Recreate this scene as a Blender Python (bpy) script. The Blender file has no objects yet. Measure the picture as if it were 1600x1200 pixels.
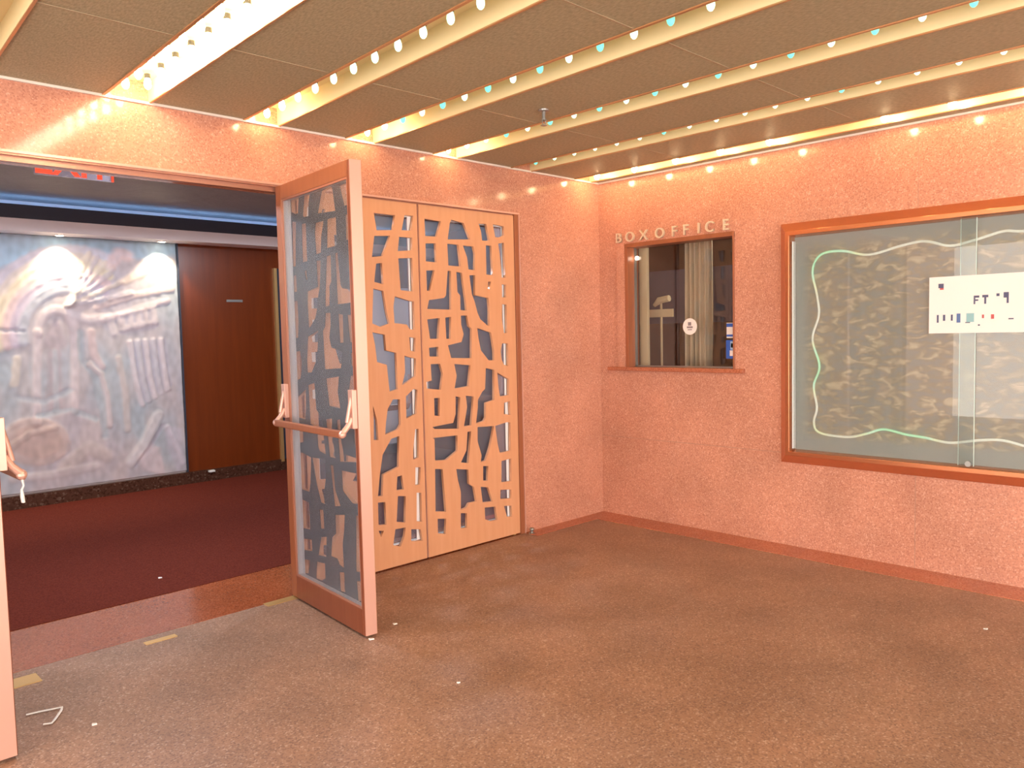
import bpy, bmesh, math, random
import numpy as np
from mathutils import Vector, Matrix, noise
random.seed(7)
S = bpy.context.scene
COL = S.collection
PI = math.pi

# ------------------------------------------------------------------ camera, world, exposure
cam_d = bpy.data.cameras.new('camera')
cam = bpy.data.objects.new('camera', cam_d); COL.objects.link(cam)
cam_d.sensor_width = 36.0; cam_d.lens = 1244.03 / 1600 * 36
cam_d.clip_start = 0.02
_r = Vector((0.71269357, -0.7010934, -0.02314983)); _u = Vector((0.06161233, 0.02968947, 0.99765849)); _f = Vector((0.69876448, 0.7124511, -0.06435549))
cam.matrix_world = Matrix(((_r.x, _u.x, -_f.x, -5.0968), (_r.y, _u.y, -_f.y, -4.1485), (_r.z, _u.z, -_f.z, 1.5), (0, 0, 0, 1)))
S.camera = cam
W = bpy.data.worlds.new('world'); S.world = W; W.use_nodes = True
W.node_tree.nodes['Background'].inputs[0].default_value = (1.0, 0.86, 0.78, 1)
W.node_tree.nodes['Background'].inputs[1].default_value = 4.3
S.view_settings.view_transform = 'Standard'; S.view_settings.look = 'None'
S.view_settings.gamma = 1.0; S.view_settings.use_curve_mapping = False
S.view_settings.exposure = 0.70
WARM_BULB, GREEN_BULB, END_BULB = 45.0, 1.35, 45.0

H = 2.688          # soffit height
ZL = 2.36          # underside of granite lintel

# ------------------------------------------------------------------ materials
def mat(name, col, rough=.5, metal=0., spec=.5, bump=None, noise_amt=None, emit=None, coat=0., scale=None):
    m = bpy.data.materials.new(name); m.use_nodes = True
    nt = m.node_tree; b = nt.nodes['Principled BSDF']
    b.inputs['Base Color'].default_value = (*col, 1); b.inputs['Roughness'].default_value = rough
    b.inputs['Metallic'].default_value = metal; b.inputs['Specular IOR Level'].default_value = spec
    b.inputs['Coat Weight'].default_value = coat; b.inputs['Coat Roughness'].default_value = .08
    if emit:
        b.inputs['Emission Color'].default_value = (*emit[0], 1); b.inputs['Emission Strength'].default_value = emit[1]
    co = nt.nodes.new('ShaderNodeTexCoord')
    if noise_amt:   # (scale, strength, second colour[, stretch])
        n = nt.nodes.new('ShaderNodeTexNoise'); n.inputs['Scale'].default_value = noise_amt[0]; n.inputs['Detail'].default_value = 4
        mp = nt.nodes.new('ShaderNodeMapping')
        if len(noise_amt) > 3: mp.inputs['Scale'].default_value = noise_amt[3]
        nt.links.new(co.outputs['Object'], mp.inputs[0]); nt.links.new(mp.outputs[0], n.inputs['Vector'])
        r = nt.nodes.new('ShaderNodeValToRGB'); r.color_ramp.elements[0].position = .5 - .5 * noise_amt[1]; r.color_ramp.elements[1].position = .5 + .5 * noise_amt[1]
        r.color_ramp.elements[0].color = (*col, 1); r.color_ramp.elements[1].color = (*noise_amt[2], 1)
        nt.links.new(n.outputs['Fac'], r.inputs[0]); nt.links.new(r.outputs[0], b.inputs['Base Color'])
    if bump:        # (scale, distance)
        n2 = nt.nodes.new('ShaderNodeTexNoise'); n2.inputs['Scale'].default_value = bump[0]; n2.inputs['Detail'].default_value = 3
        nt.links.new(co.outputs['Object'], n2.inputs['Vector'])
        bp = nt.nodes.new('ShaderNodeBump'); bp.inputs['Distance'].default_value = bump[1]; bp.inputs['Strength'].default_value = 1
        nt.links.new(n2.outputs['Fac'], bp.inputs['Height']); nt.links.new(bp.outputs[0], b.inputs['Normal'])
    return m

def granite(name, a, bcol, c, rough, scale=90, joints=None, spec=.5, blotch=(.86, 1.1)):
    """speckled stone of three grain colours; joints = (axis, [positions along it], [heights])"""
    m = bpy.data.materials.new(name); m.use_nodes = True
    nt = m.node_tree; L = nt.links.new; b = nt.nodes['Principled BSDF']
    b.inputs['Roughness'].default_value = rough; b.inputs['Specular IOR Level'].default_value = spec
    co = nt.nodes.new('ShaderNodeTexCoord')
    v = nt.nodes.new('ShaderNodeTexVoronoi'); v.inputs['Scale'].default_value = scale
    L(co.outputs['Object'], v.inputs['Vector'])
    sep = nt.nodes.new('ShaderNodeSeparateColor'); L(v.outputs['Color'], sep.inputs[0])
    r = nt.nodes.new('ShaderNodeValToRGB'); e = r.color_ramp.elements
    e[0].position = .0; e[0].color = (*a, 1); e[1].position = .45; e[1].color = (*bcol, 1)
    x = e.new(.85); x.color = (*bcol, 1); x = e.new(1.0); x.color = (*c, 1)
    L(sep.outputs[0], r.inputs[0])
    n = nt.nodes.new('ShaderNodeTexNoise'); n.inputs['Scale'].default_value = 2.2; n.inputs['Detail'].default_value = 5
    L(co.outputs['Object'], n.inputs['Vector'])
    mr = nt.nodes.new('ShaderNodeMapRange'); mr.inputs[1].default_value = .3; mr.inputs[2].default_value = .7
    mr.inputs[3].default_value = blotch[0]; mr.inputs[4].default_value = blotch[1]; L(n.outputs['Fac'], mr.inputs[0])
    mx = nt.nodes.new('ShaderNodeMix'); mx.data_type = 'RGBA'; mx.blend_type = 'MULTIPLY'; mx.inputs[0].default_value = 1
    L(r.outputs[0], mx.inputs[6]); L(mr.outputs[0], mx.inputs[7])
    out = mx.outputs[2]
    if joints:
        sx = nt.nodes.new('ShaderNodeSeparateXYZ'); L(co.outputs['Object'], sx.inputs[0])
        acc = None
        for src, vals in ((joints[0], joints[1]), ('Z', joints[2])):
            for q in vals:
                c1 = nt.nodes.new('ShaderNodeMath'); c1.operation = 'COMPARE'; c1.inputs[1].default_value = q; c1.inputs[2].default_value = .003
                L(sx.outputs[src], c1.inputs[0])
                if acc is None: acc = c1.outputs[0]
                else:
                    ad = nt.nodes.new('ShaderNodeMath'); ad.operation = 'MAXIMUM'; L(acc, ad.inputs[0]); L(c1.outputs[0], ad.inputs[1]); acc = ad.outputs[0]
        m2 = nt.nodes.new('ShaderNodeMix'); m2.data_type = 'RGBA'; m2.inputs[7].default_value = (.40, .24, .18, 1)
        sc = nt.nodes.new('ShaderNodeMath'); sc.operation = 'MULTIPLY'; sc.inputs[1].default_value = .55; L(acc, sc.inputs[0])
        L(sc.outputs[0], m2.inputs[0]); L(out, m2.inputs[6]); out = m2.outputs[2]
    L(out, b.inputs['Base Color'])
    return m

def glass_sheet(name, tint, gloss=.08, rough=.0, body=None):
    """thin pane: transparent + mirror by angle, optional milky body (colour, amount)"""
    m = bpy.data.materials.new(name); m.use_nodes = True
    nt = m.node_tree; L = nt.links.new; nt.nodes.remove(nt.nodes['Principled BSDF']); out = nt.nodes['Material Output']
    t = nt.nodes.new('ShaderNodeBsdfTransparent'); t.inputs[0].default_value = (*tint, 1)
    g = nt.nodes.new('ShaderNodeBsdfGlossy'); g.inputs['Roughness'].default_value = rough
    lw = nt.nodes.new('ShaderNodeLayerWeight'); pw = nt.nodes.new('ShaderNodeMath'); pw.operation = 'POWER'; pw.inputs[1].default_value = 5; L(lw.outputs['Facing'], pw.inputs[0])
    mr = nt.nodes.new('ShaderNodeMath'); mr.operation = 'ADD'; mr.inputs[1].default_value = gloss + .02; mr.use_clamp = True; L(pw.outputs[0], mr.inputs[0])
    base = t.outputs[0]
    if body:
        d = nt.nodes.new('ShaderNodeBsdfDiffuse'); d.inputs[0].default_value = (*body[0], 1)
        tr = nt.nodes.new('ShaderNodeBsdfTranslucent'); tr.inputs[0].default_value = (*body[0], 1)
        m1 = nt.nodes.new('ShaderNodeMixShader'); m1.inputs[0].default_value = .45; L(d.outputs[0], m1.inputs[1]); L(tr.outputs[0], m1.inputs[2])
        m2 = nt.nodes.new('ShaderNodeMixShader'); m2.inputs[0].default_value = body[1]; L(base, m2.inputs[1]); L(m1.outputs[0], m2.inputs[2]); base = m2.outputs[0]
    mx = nt.nodes.new('ShaderNodeMixShader'); L(mr.outputs[0], mx.inputs[0]); L(base, mx.inputs[1]); L(g.outputs[0], mx.inputs[2])
    L(mx.outputs[0], out.inputs[0])
    return m

def emitter(name, col, strength):
    m = bpy.data.materials.new(name); m.use_nodes = True; nt = m.node_tree
    b = nt.nodes['Principled BSDF']; b.inputs['Base Color'].default_value = (*[min(1, c) * .4 for c in col], 1)
    b.inputs['Emission Color'].default_value = (*col, 1); b.inputs['Emission Strength'].default_value = strength
    b.inputs['Roughness'].default_value = .3
    return m

M = {}
M['granite_wall'] = granite('polished_pink_granite', (.48, .21, .145), (.62, .30, .205), (.74, .43, .32), .13, 150, ('Y', [-2.436, -4.9], [.64]))
M['granite_front'] = granite('polished_pink_granite_front', (.48, .21, .145), (.62, .30, .205), (.74, .43, .32), .12, 150, spec=.35)
M['granite_red'] = granite('polished_red_granite', (.20, .05, .02), (.36, .10, .04), (.45, .18, .09), .14, 160)
M['granite_border'] = granite('red_granite_border', (.34, .10, .05), (.50, .17, .09), (.58, .26, .16), .25, 160)
M['terrazzo'] = granite('brown_terrazzo', (.21, .12, .085), (.35, .208, .142), (.51, .38, .30), .42, 150, blotch=(.80, 1.14))
M['carpet'] = mat('dark_red_carpet', (.09, .012, .009), .95, spec=.1, noise_amt=(120, .5, (.19, .04, .022)), bump=(350, .004))
M['oak'] = mat('carved_oak', (.66, .33, .17), .42, noise_amt=(5, .8, (.74, .40, .23), (6, 6, .5)))
M['board_back'] = mat('dark_board_back', (.075, .078, .088), .6)  # dark colour standing in for shade on the lattice's back
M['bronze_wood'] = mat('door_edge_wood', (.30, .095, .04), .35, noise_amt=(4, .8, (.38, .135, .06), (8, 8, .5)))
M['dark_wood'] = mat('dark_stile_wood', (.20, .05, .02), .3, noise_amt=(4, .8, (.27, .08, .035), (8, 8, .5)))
M['bronze'] = mat('polished_bronze', (.50, .24, .17), .3, metal=.4)
M['bronze_light'] = mat('satin_bronze_edge', (.70, .42, .34), .3, metal=.35)
M['copper'] = mat('copper_case_frame', (.66, .27, .13), .20, metal=.75)
M['white_metal'] = mat('white_enamel', (.93, .93, .95), .3)
M['lacquer'] = mat('lacquered_wood_panel', (.14, .024, .003), .28, noise_amt=(3, .9, (.21, .042, .006), (9, 9, .6)))
M['dark_base'] = granite('dark_brown_marble', (.05, .02, .012), (.09, .04, .025), (.16, .10, .07), .2, 60)
M['mesh_panel'] = mat('expanded_metal_ceiling', (.29, .27, .16), .5, metal=.0, bump=(500, .003), noise_amt=(45, .5, (.52, .48, .31), (3, 1, 1)))
M['cream'] = mat('cream_painted_trough', (.88, .76, .46), .5)
M['seam'] = mat('dull_seam', (.42, .34, .22), .5)
M['lip'] = mat('copper_lip', (.62, .34, .16), .35, metal=.5)
M['pale_trim'] = mat('pale_trim', (.80, .74, .66), .4)
M['socket'] = mat('dark_socket', (.05, .05, .045), .5)
M['bulb_warm'] = emitter('warm_bulb_lit', (1.0, .80, .56), WARM_BULB)
M['bulb_end'] = emitter('warm_end_bulb_lit', (1.0, .70, .38), END_BULB)
M['bulb_green'] = emitter('green_white_bulb_lit', (.62, 1.0, .70), GREEN_BULB)
M['bulb_teal'] = emitter('teal_white_bulb_lit', (.16, .85, .58), GREEN_BULB * .8)
M['navy'] = mat('navy_paint', (.035, .045, .075), .5)
M['lobby_ceiling'] = mat('lobby_ceiling_paint', (.24, .235, .24), .6, noise_amt=(1.6, .5, (.32, .30, .30)), bump=(12, .01))
M['soffit_white'] = mat('soffit_white', (.92, .90, .95), .6)
M['glass_frost'] = glass_sheet('grey_textured_glass', (.94, .95, .97), .0, .25, ((.40, .45, .52), .20))
M['glass_clear'] = glass_sheet('clear_glass', (.97, .97, .96), .03, .0)
M['glass_green'] = glass_sheet('case_glass', (.95, .98, .97), .01, .0, ((.45, .50, .50), .10))
M['glass_edge'] = mat('glass_edge', (.62, .80, .76), .2)
M['skin'] = mat('skin', (.72, .42, .30), .5)
M['white_cloth'] = mat('white_shirt', (.85, .85, .88), .8)
M['black_cloth'] = mat('dark_trousers', (.03, .03, .04), .8)
M['hair'] = mat('dark_hair', (.03, .02, .015), .6)
M['paper'] = mat('white_paper', (.88, .88, .86), .7)
M['grey_metal'] = mat('grey_metal', (.35, .37, .36), .35, metal=.8)
M['brass'] = mat('worn_brass', (.75, .52, .22), .35, metal=.6)

# ------------------------------------------------------------------ mesh helpers
class MB:
    def __init__(s): s.bm = bmesh.new()
    def box(s, x0, x1, y0, y1, z0, z1):
        v = [s.bm.verts.new((x, y, z)) for x in (x0, x1) for y in (y0, y1) for z in (z0, z1)]
        for f in ((0, 1, 3, 2), (4, 6, 7, 5), (0, 4, 5, 1), (2, 3, 7, 6), (0, 2, 6, 4), (1, 5, 7, 3)): s.bm.faces.new([v[i] for i in f])
        return s
    def prism(s, a, b):
        """side-walled solid between two rings of the same length"""
        A = [s.bm.verts.new(p) for p in a]; B = [s.bm.verts.new(p) for p in b]; n = len(a)
        s.bm.faces.new(A[::-1]); s.bm.faces.new(B)
        for i in range(n): s.bm.faces.new((A[i], A[(i + 1) % n], B[(i + 1) % n], B[i]))
        return s
    def lathe(s, prof, n=14, c=(0, 0, 0), axis='Z'):
        rings = []
        for r, h in prof:
            ring = []
            for k in range(n):
                a = 2 * PI * k / n; p = (r * math.cos(a), r * math.sin(a), h)
                if axis == 'X': p = (p[2], p[0], p[1])
                if axis == 'Y': p = (p[0], p[2], p[1])
                ring.append(s.bm.verts.new((p[0] + c[0], p[1] + c[1], p[2] + c[2])))
            rings.append(ring)
        for q in range(len(rings) - 1):
            for k in range(n): s.bm.faces.new((rings[q][k], rings[q][(k + 1) % n], rings[q + 1][(k + 1) % n], rings[q + 1][k]))
        s.bm.faces.new(rings[0][::-1]); s.bm.faces.new(rings[-1]); return s
    def tube(s, pts, r, n=8, taper=None, flat=1.0):
        pts = [Vector(p) for p in pts]; rings = []
        for i, p in enumerate(pts):
            d = (pts[min(i + 1, len(pts) - 1)] - pts[max(i - 1, 0)]).normalized()
            up = Vector((0, 0, 1)) if abs(d.z) < .9 else Vector((1, 0, 0))
            a = d.cross(up).normalized(); b = a.cross(d).normalized()
            rr = r if taper is None else r * taper[i]
            rings.append([s.bm.verts.new(p + a * math.cos(2 * PI * k / n) * rr + b * math.sin(2 * PI * k / n) * rr * flat) for k in range(n)])
        for q in range(len(rings) - 1):
            for k in range(n): s.bm.faces.new((rings[q][k], rings[q][(k + 1) % n], rings[q + 1][(k + 1) % n], rings[q + 1][k]))
        s.bm.faces.new(rings[0][::-1]); s.bm.faces.new(rings[-1]); return s
    def ball(s, c, r, seg=12, squash=(1, 1, 1)):
        bmesh.ops.create_uvsphere(s.bm, u_segments=seg, v_segments=max(6, seg // 2 + 2), radius=r, matrix=Matrix.Translation(c) @ Matrix.Diagonal((*squash, 1))); return s
    def build(s, name, m, parent=None, smooth=False, bevel=0):
        bmesh.ops.recalc_face_normals(s.bm, faces=s.bm.faces)
        me = bpy.data.meshes.new(name); s.bm.to_mesh(me); s.bm.free()
        me.materials.append(M[m] if isinstance(m, str) else m)
        if smooth:
            for p in me.polygons: p.use_smooth = True
        o = bpy.data.objects.new(name, me); COL.objects.link(o)
        if parent: o.parent = parent
        if bevel:
            b = o.modifiers.new('bevel', 'BEVEL'); b.width = bevel; b.segments = 2; b.limit_method = 'ANGLE'
        return o

def tag(o, label=None, cat=None, group=None, kind=None):
    if label: o['label'] = label
    if cat: o['category'] = cat
    if group: o['group'] = group
    if kind: o['kind'] = kind
    return o
def empty(name, loc=(0, 0, 0), rz=0, **k):
    o = bpy.data.objects.new(name, None); COL.objects.link(o); o.location = loc; o.rotation_euler = (0, 0, rz); o.empty_display_size = .1
    return tag(o, **k)
def shell(name, mb, m, label=None, cat=None, **k):
    return tag(mb.build(name, m, **k), label, cat, kind='structure')
def copy_tree(o, parent=None):
    c = o.copy(); COL.objects.link(c); c.parent = parent
    for ch in list(o.children): copy_tree(ch, c)
    return c
def curve_mesh(name, splines, extrude, m, parent=None, mx=None):
    """flat board with cut-outs: first spline is the outline, the others are holes"""
    cu = bpy.data.curves.new(name, 'CURVE'); cu.dimensions = '2D'; cu.fill_mode = 'BOTH'; cu.extrude = extrude
    for sp in splines:
        q = cu.splines.new('POLY'); q.points.add(len(sp) - 1); q.use_cyclic_u = True
        for i, (x, y) in enumerate(sp): q.points[i].co = (x, y, 0, 1)
    return from_curve(name, cu, m, parent, mx)
def from_curve(name, cu, m, parent=None, mx=None):
    t = bpy.data.objects.new('tmp', cu); COL.objects.link(t)
    dg = bpy.context.evaluated_depsgraph_get(); dg.update()
    me = bpy.data.meshes.new_from_object(t.evaluated_get(dg)); me.name = name
    bpy.data.objects.remove(t)
    if mx is not None: me.transform(mx)
    me.materials.clear(); me.materials.append(M[m] if isinstance(m, str) else m)
    o = bpy.data.objects.new(name, me); COL.objects.link(o)
    if parent: o.parent = parent
    return o
def text_mesh(name, body, size, extrude, m, parent, mx, align='LEFT', spacing=1.0, font_bold=0.0):
    cu = bpy.data.curves.new(name, 'FONT'); cu.body = body; cu.size = size; cu.extrude = extrude; cu.align_x = align
    cu.space_character = spacing; cu.offset = font_bold
    return from_curve(name, cu, m, parent, mx)
FACE_FRONT = Matrix.Rotation(PI / 2, 4, 'X')                               # text in XZ, facing -y
FACE_RIGHT = Matrix(((0, 0, -1, 0), (-1, 0, 0, 0), (0, 1, 0, 0), (0, 0, 0, 1)))   # reads towards -y, faces -x

# measured outlines (metres)
HOLES_RIGHT = [[[-0.819,2.258],[-0.681,2.253],[-0.721,2.148],[-0.817,2.146]],[[-0.587,2.27],[-0.479,2.257],[-0.423,2.149],[-0.625,2.136],[-0.603,2.248]],[[-0.341,2.264],[-0.269,2.267],[-0.242,2.16],[-0.256,2.15],[-0.312,2.149],[-0.32,2.213]],[[-0.205,2.27],[-0.127,2.266],[-0.096,2.263],[-0.098,2.199],[-0.147,2.181],[-0.184,2.181]],[[-0.816,2.098],[-0.731,2.104],[-0.728,1.978],[-0.818,1.981]],[[-0.63,2.108],[-0.531,2.106],[-0.515,1.959],[-0.626,1.962]],[[-0.491,2.104],[-0.395,2.103],[-0.381,2.056],[-0.388,1.938],[-0.446,1.943],[-0.456,2.023]],[[-0.277,2.117],[-0.224,2.118],[-0.217,1.91],[-0.278,1.913]],[[-0.155,2.136],[-0.1,2.147],[-0.091,1.897],[-0.129,1.896],[-0.141,2.039]],[[-0.817,1.922],[-0.747,1.925],[-0.79,1.788],[-0.816,1.789]],[[-0.633,1.927],[-0.605,1.925],[-0.613,1.665],[-0.818,1.669],[-0.801,1.727],[-0.673,1.743],[-0.654,1.76]],[[-0.557,1.923],[-0.507,1.917],[-0.479,1.734],[-0.472,1.658],[-0.529,1.663],[-0.528,1.762],[-0.552,1.785]],[[-0.438,1.903],[-0.386,1.905],[-0.391,1.767],[-0.266,1.749],[-0.259,1.678],[-0.263,1.551],[-0.283,1.556],[-0.348,1.6],[-0.372,1.644],[-0.396,1.721],[-0.42,1.773],[-0.433,1.859]],[[-0.262,1.865],[-0.236,1.863],[-0.254,1.81],[-0.268,1.815]],[[-0.13,1.85],[-0.089,1.846],[-0.092,1.754],[-0.13,1.756]],[[-0.132,1.706],[-0.087,1.704],[-0.088,1.499],[-0.121,1.499],[-0.136,1.589]],[[-0.821,1.6],[-0.714,1.609],[-0.731,1.47],[-0.802,1.472]],[[-0.666,1.611],[-0.615,1.616],[-0.623,1.468],[-0.662,1.469]],[[-0.527,1.625],[-0.47,1.625],[-0.456,1.553],[-0.43,1.533],[-0.439,1.329],[-0.624,1.338],[-0.649,1.424],[-0.527,1.444],[-0.506,1.496],[-0.526,1.563]],[[-0.379,1.538],[-0.248,1.504],[-0.239,1.467],[-0.222,1.372],[-0.224,1.306],[-0.278,1.308],[-0.349,1.381],[-0.369,1.465]],[[-0.141,1.425],[-0.082,1.421],[-0.084,1.258],[-0.129,1.27],[-0.149,1.306],[-0.157,1.37]],[[-0.813,1.412],[-0.733,1.417],[-0.736,1.352],[-0.81,1.355]],[[-0.803,1.303],[-0.723,1.302],[-0.701,1.235],[-0.723,1.127],[-0.841,1.144],[-0.845,1.188],[-0.798,1.194]],[[-0.598,1.296],[-0.45,1.28],[-0.474,1.136],[-0.601,1.128],[-0.579,1.214]],[[-0.307,1.254],[-0.226,1.237],[-0.234,1.022],[-0.315,1.008],[-0.319,0.904],[-0.336,0.881],[-0.413,0.869],[-0.392,0.985],[-0.391,1.033],[-0.346,1.089],[-0.319,1.107]],[[-0.196,1.216],[-0.083,1.162],[-0.087,1.046],[-0.175,1.042],[-0.189,1.118]],[[-0.782,1.075],[-0.734,1.074],[-0.739,0.952],[-0.783,0.959]],[[-0.594,1.075],[-0.553,1.065],[-0.574,0.849],[-0.784,0.868],[-0.804,0.884],[-0.622,0.894],[-0.598,0.954]],[[-0.502,1.071],[-0.429,1.061],[-0.458,0.861],[-0.526,0.861],[-0.492,0.993]],[[-0.135,0.994],[-0.078,1.0],[-0.074,0.9],[-0.141,0.913]],[[-0.4,0.843],[-0.24,0.835],[-0.283,0.693],[-0.33,0.597],[-0.379,0.592],[-0.368,0.638],[-0.403,0.743]],[[-0.23,0.834],[-0.115,0.85],[-0.076,0.844],[-0.082,0.636],[-0.19,0.634],[-0.208,0.691]],[[-0.804,0.809],[-0.588,0.805],[-0.592,0.698],[-0.694,0.647],[-0.79,0.656],[-0.789,0.8]],[[-0.495,0.819],[-0.46,0.82],[-0.494,0.6],[-0.563,0.613],[-0.509,0.691]],[[-0.792,0.599],[-0.727,0.589],[-0.707,0.294],[-0.799,0.311]],[[-0.606,0.573],[-0.495,0.554],[-0.494,0.454],[-0.448,0.425],[-0.427,0.318],[-0.499,0.319],[-0.523,0.291],[-0.575,0.282],[-0.57,0.409],[-0.595,0.497]],[[-0.576,0.261],[-0.52,0.251],[-0.524,0.148],[-0.58,0.155]],[[-0.783,0.259],[-0.708,0.246],[-0.717,0.142],[-0.783,0.159]],[[-0.356,0.56],[-0.307,0.554],[-0.316,0.449],[-0.36,0.455]],[[-0.385,0.416],[-0.313,0.401],[-0.272,0.292],[-0.37,0.301]],[[-0.352,0.261],[-0.248,0.251],[-0.231,0.151],[-0.296,0.152],[-0.35,0.177]],[[-0.176,0.573],[-0.078,0.579],[-0.079,0.41],[-0.182,0.418]],[[-0.194,0.364],[-0.081,0.35],[-0.083,0.283],[-0.196,0.298]],[[-0.162,0.24],[-0.085,0.23],[-0.082,0.147],[-0.134,0.156]]]
HOLES_LEFT = [[[0.53,2.261],[0.691,2.26],[0.672,2.166],[0.547,2.156]],[[0.766,2.267],[0.836,2.27],[0.817,2.173],[0.74,2.17]],[[0.528,2.12],[0.648,2.128],[0.584,1.998],[0.505,1.988]],[[0.719,2.127],[0.823,2.127],[0.819,2.047],[0.704,2.035]],[[0.535,1.948],[0.579,1.956],[0.584,1.822],[0.516,1.835]],[[0.706,1.989],[0.818,1.998],[0.817,1.781],[0.717,1.788]],[[0.507,1.793],[0.583,1.78],[0.603,1.65],[0.622,1.576],[0.552,1.555],[0.491,1.577]],[[0.67,1.748],[0.78,1.722],[0.822,1.716],[0.819,1.533],[0.78,1.537],[0.758,1.568],[0.66,1.578],[0.656,1.681]],[[0.489,1.523],[0.583,1.506],[0.59,1.406],[0.667,1.388],[0.669,1.155],[0.605,1.143],[0.59,1.315],[0.517,1.336],[0.507,1.439]],[[0.774,1.487],[0.825,1.48],[0.817,1.39],[0.779,1.4]],[[0.731,1.368],[0.777,1.354],[0.823,1.346],[0.815,1.23],[0.704,1.177],[0.731,1.259]],[[0.474,1.068],[0.502,0.969],[0.508,0.845],[0.473,0.849],[0.477,1.0]],[[0.629,1.093],[0.682,1.089],[0.683,0.929],[0.66,0.897],[0.56,0.873],[0.569,0.949],[0.586,1.035]],[[0.732,1.104],[0.796,1.149],[0.827,1.141],[0.813,0.984],[0.73,0.96]],[[0.606,0.843],[0.669,0.853],[0.656,0.655],[0.535,0.621],[0.524,0.486],[0.489,0.487],[0.509,0.624],[0.535,0.748]],[[0.799,0.883],[0.827,0.884],[0.82,0.695],[0.775,0.683],[0.778,0.753]],[[0.643,0.592],[0.68,0.596],[0.692,0.502],[0.634,0.503]],[[0.79,0.633],[0.834,0.627],[0.824,0.513],[0.785,0.514]],[[0.643,0.466],[0.705,0.456],[0.695,0.283],[0.626,0.3]],[[0.794,0.464],[0.833,0.458],[0.831,0.262],[0.787,0.274]],[[0.487,0.449],[0.543,0.444],[0.547,0.297],[0.486,0.304]],[[0.485,0.27],[0.525,0.262],[0.503,0.224]],[[0.614,0.254],[0.697,0.251],[0.686,0.196],[0.651,0.133],[0.594,0.154]],[[0.741,0.23],[0.818,0.215],[0.832,0.136],[0.738,0.15]],[[0.051,2.258],[0.189,2.253],[0.149,2.148],[0.053,2.146]],[[0.054,2.098],[0.139,2.104],[0.142,1.978],[0.052,1.981]],[[0.24,2.108],[0.339,2.106],[0.355,1.959],[0.244,1.962]],[[0.053,1.922],[0.123,1.925],[0.08,1.788],[0.054,1.789]],[[0.237,1.927],[0.265,1.925],[0.257,1.665],[0.052,1.669],[0.069,1.727],[0.197,1.743],[0.216,1.76]],[[0.313,1.923],[0.363,1.917],[0.391,1.734],[0.398,1.658],[0.341,1.663],[0.342,1.762],[0.318,1.785]],[[0.049,1.6],[0.156,1.609],[0.139,1.47],[0.068,1.472]],[[0.204,1.611],[0.255,1.616],[0.247,1.468],[0.208,1.469]],[[0.343,1.625],[0.4,1.625],[0.414,1.553],[0.44,1.533],[0.431,1.329],[0.246,1.338],[0.221,1.424],[0.343,1.444],[0.364,1.496],[0.344,1.563]],[[0.057,1.412],[0.137,1.417],[0.134,1.352],[0.06,1.355]],[[0.067,1.303],[0.147,1.302],[0.169,1.235],[0.147,1.127],[0.029,1.144],[0.025,1.188],[0.072,1.194]],[[0.272,1.296],[0.42,1.28],[0.396,1.136],[0.269,1.128],[0.291,1.214]],[[0.088,1.075],[0.136,1.074],[0.131,0.952],[0.087,0.959]],[[0.276,1.075],[0.317,1.065],[0.296,0.849],[0.086,0.868],[0.066,0.884],[0.248,0.894],[0.272,0.954]],[[0.368,1.071],[0.441,1.061],[0.412,0.861],[0.344,0.861],[0.378,0.993]],[[0.066,0.809],[0.282,0.805],[0.278,0.698],[0.176,0.647],[0.08,0.656],[0.081,0.8]],[[0.375,0.819],[0.41,0.82],[0.376,0.6],[0.307,0.613],[0.361,0.691]],[[0.078,0.599],[0.143,0.589],[0.163,0.294],[0.071,0.311]],[[0.294,0.261],[0.35,0.251],[0.346,0.148],[0.29,0.155]],[[0.087,0.259],[0.162,0.246],[0.153,0.142],[0.087,0.159]]]
ROPE = [[-2.991,1.987],[-2.893,1.997],[-2.748,1.962],[-2.622,1.942],[-2.487,1.981],[-2.351,1.967],[-2.162,1.93],[-1.995,1.968],[-1.858,1.956],[-1.803,1.857],[-1.833,1.698],[-1.846,1.569],[-1.803,1.412],[-1.851,1.236],[-1.812,1.105],[-1.834,0.963],[-1.813,0.864],[-1.852,0.799],[-2.032,0.784],[-2.153,0.814],[-2.257,0.849],[-2.389,0.827],[-2.498,0.816],[-2.635,0.797],[-2.788,0.824],[-2.898,0.833],[-3.01,0.81]]
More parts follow.
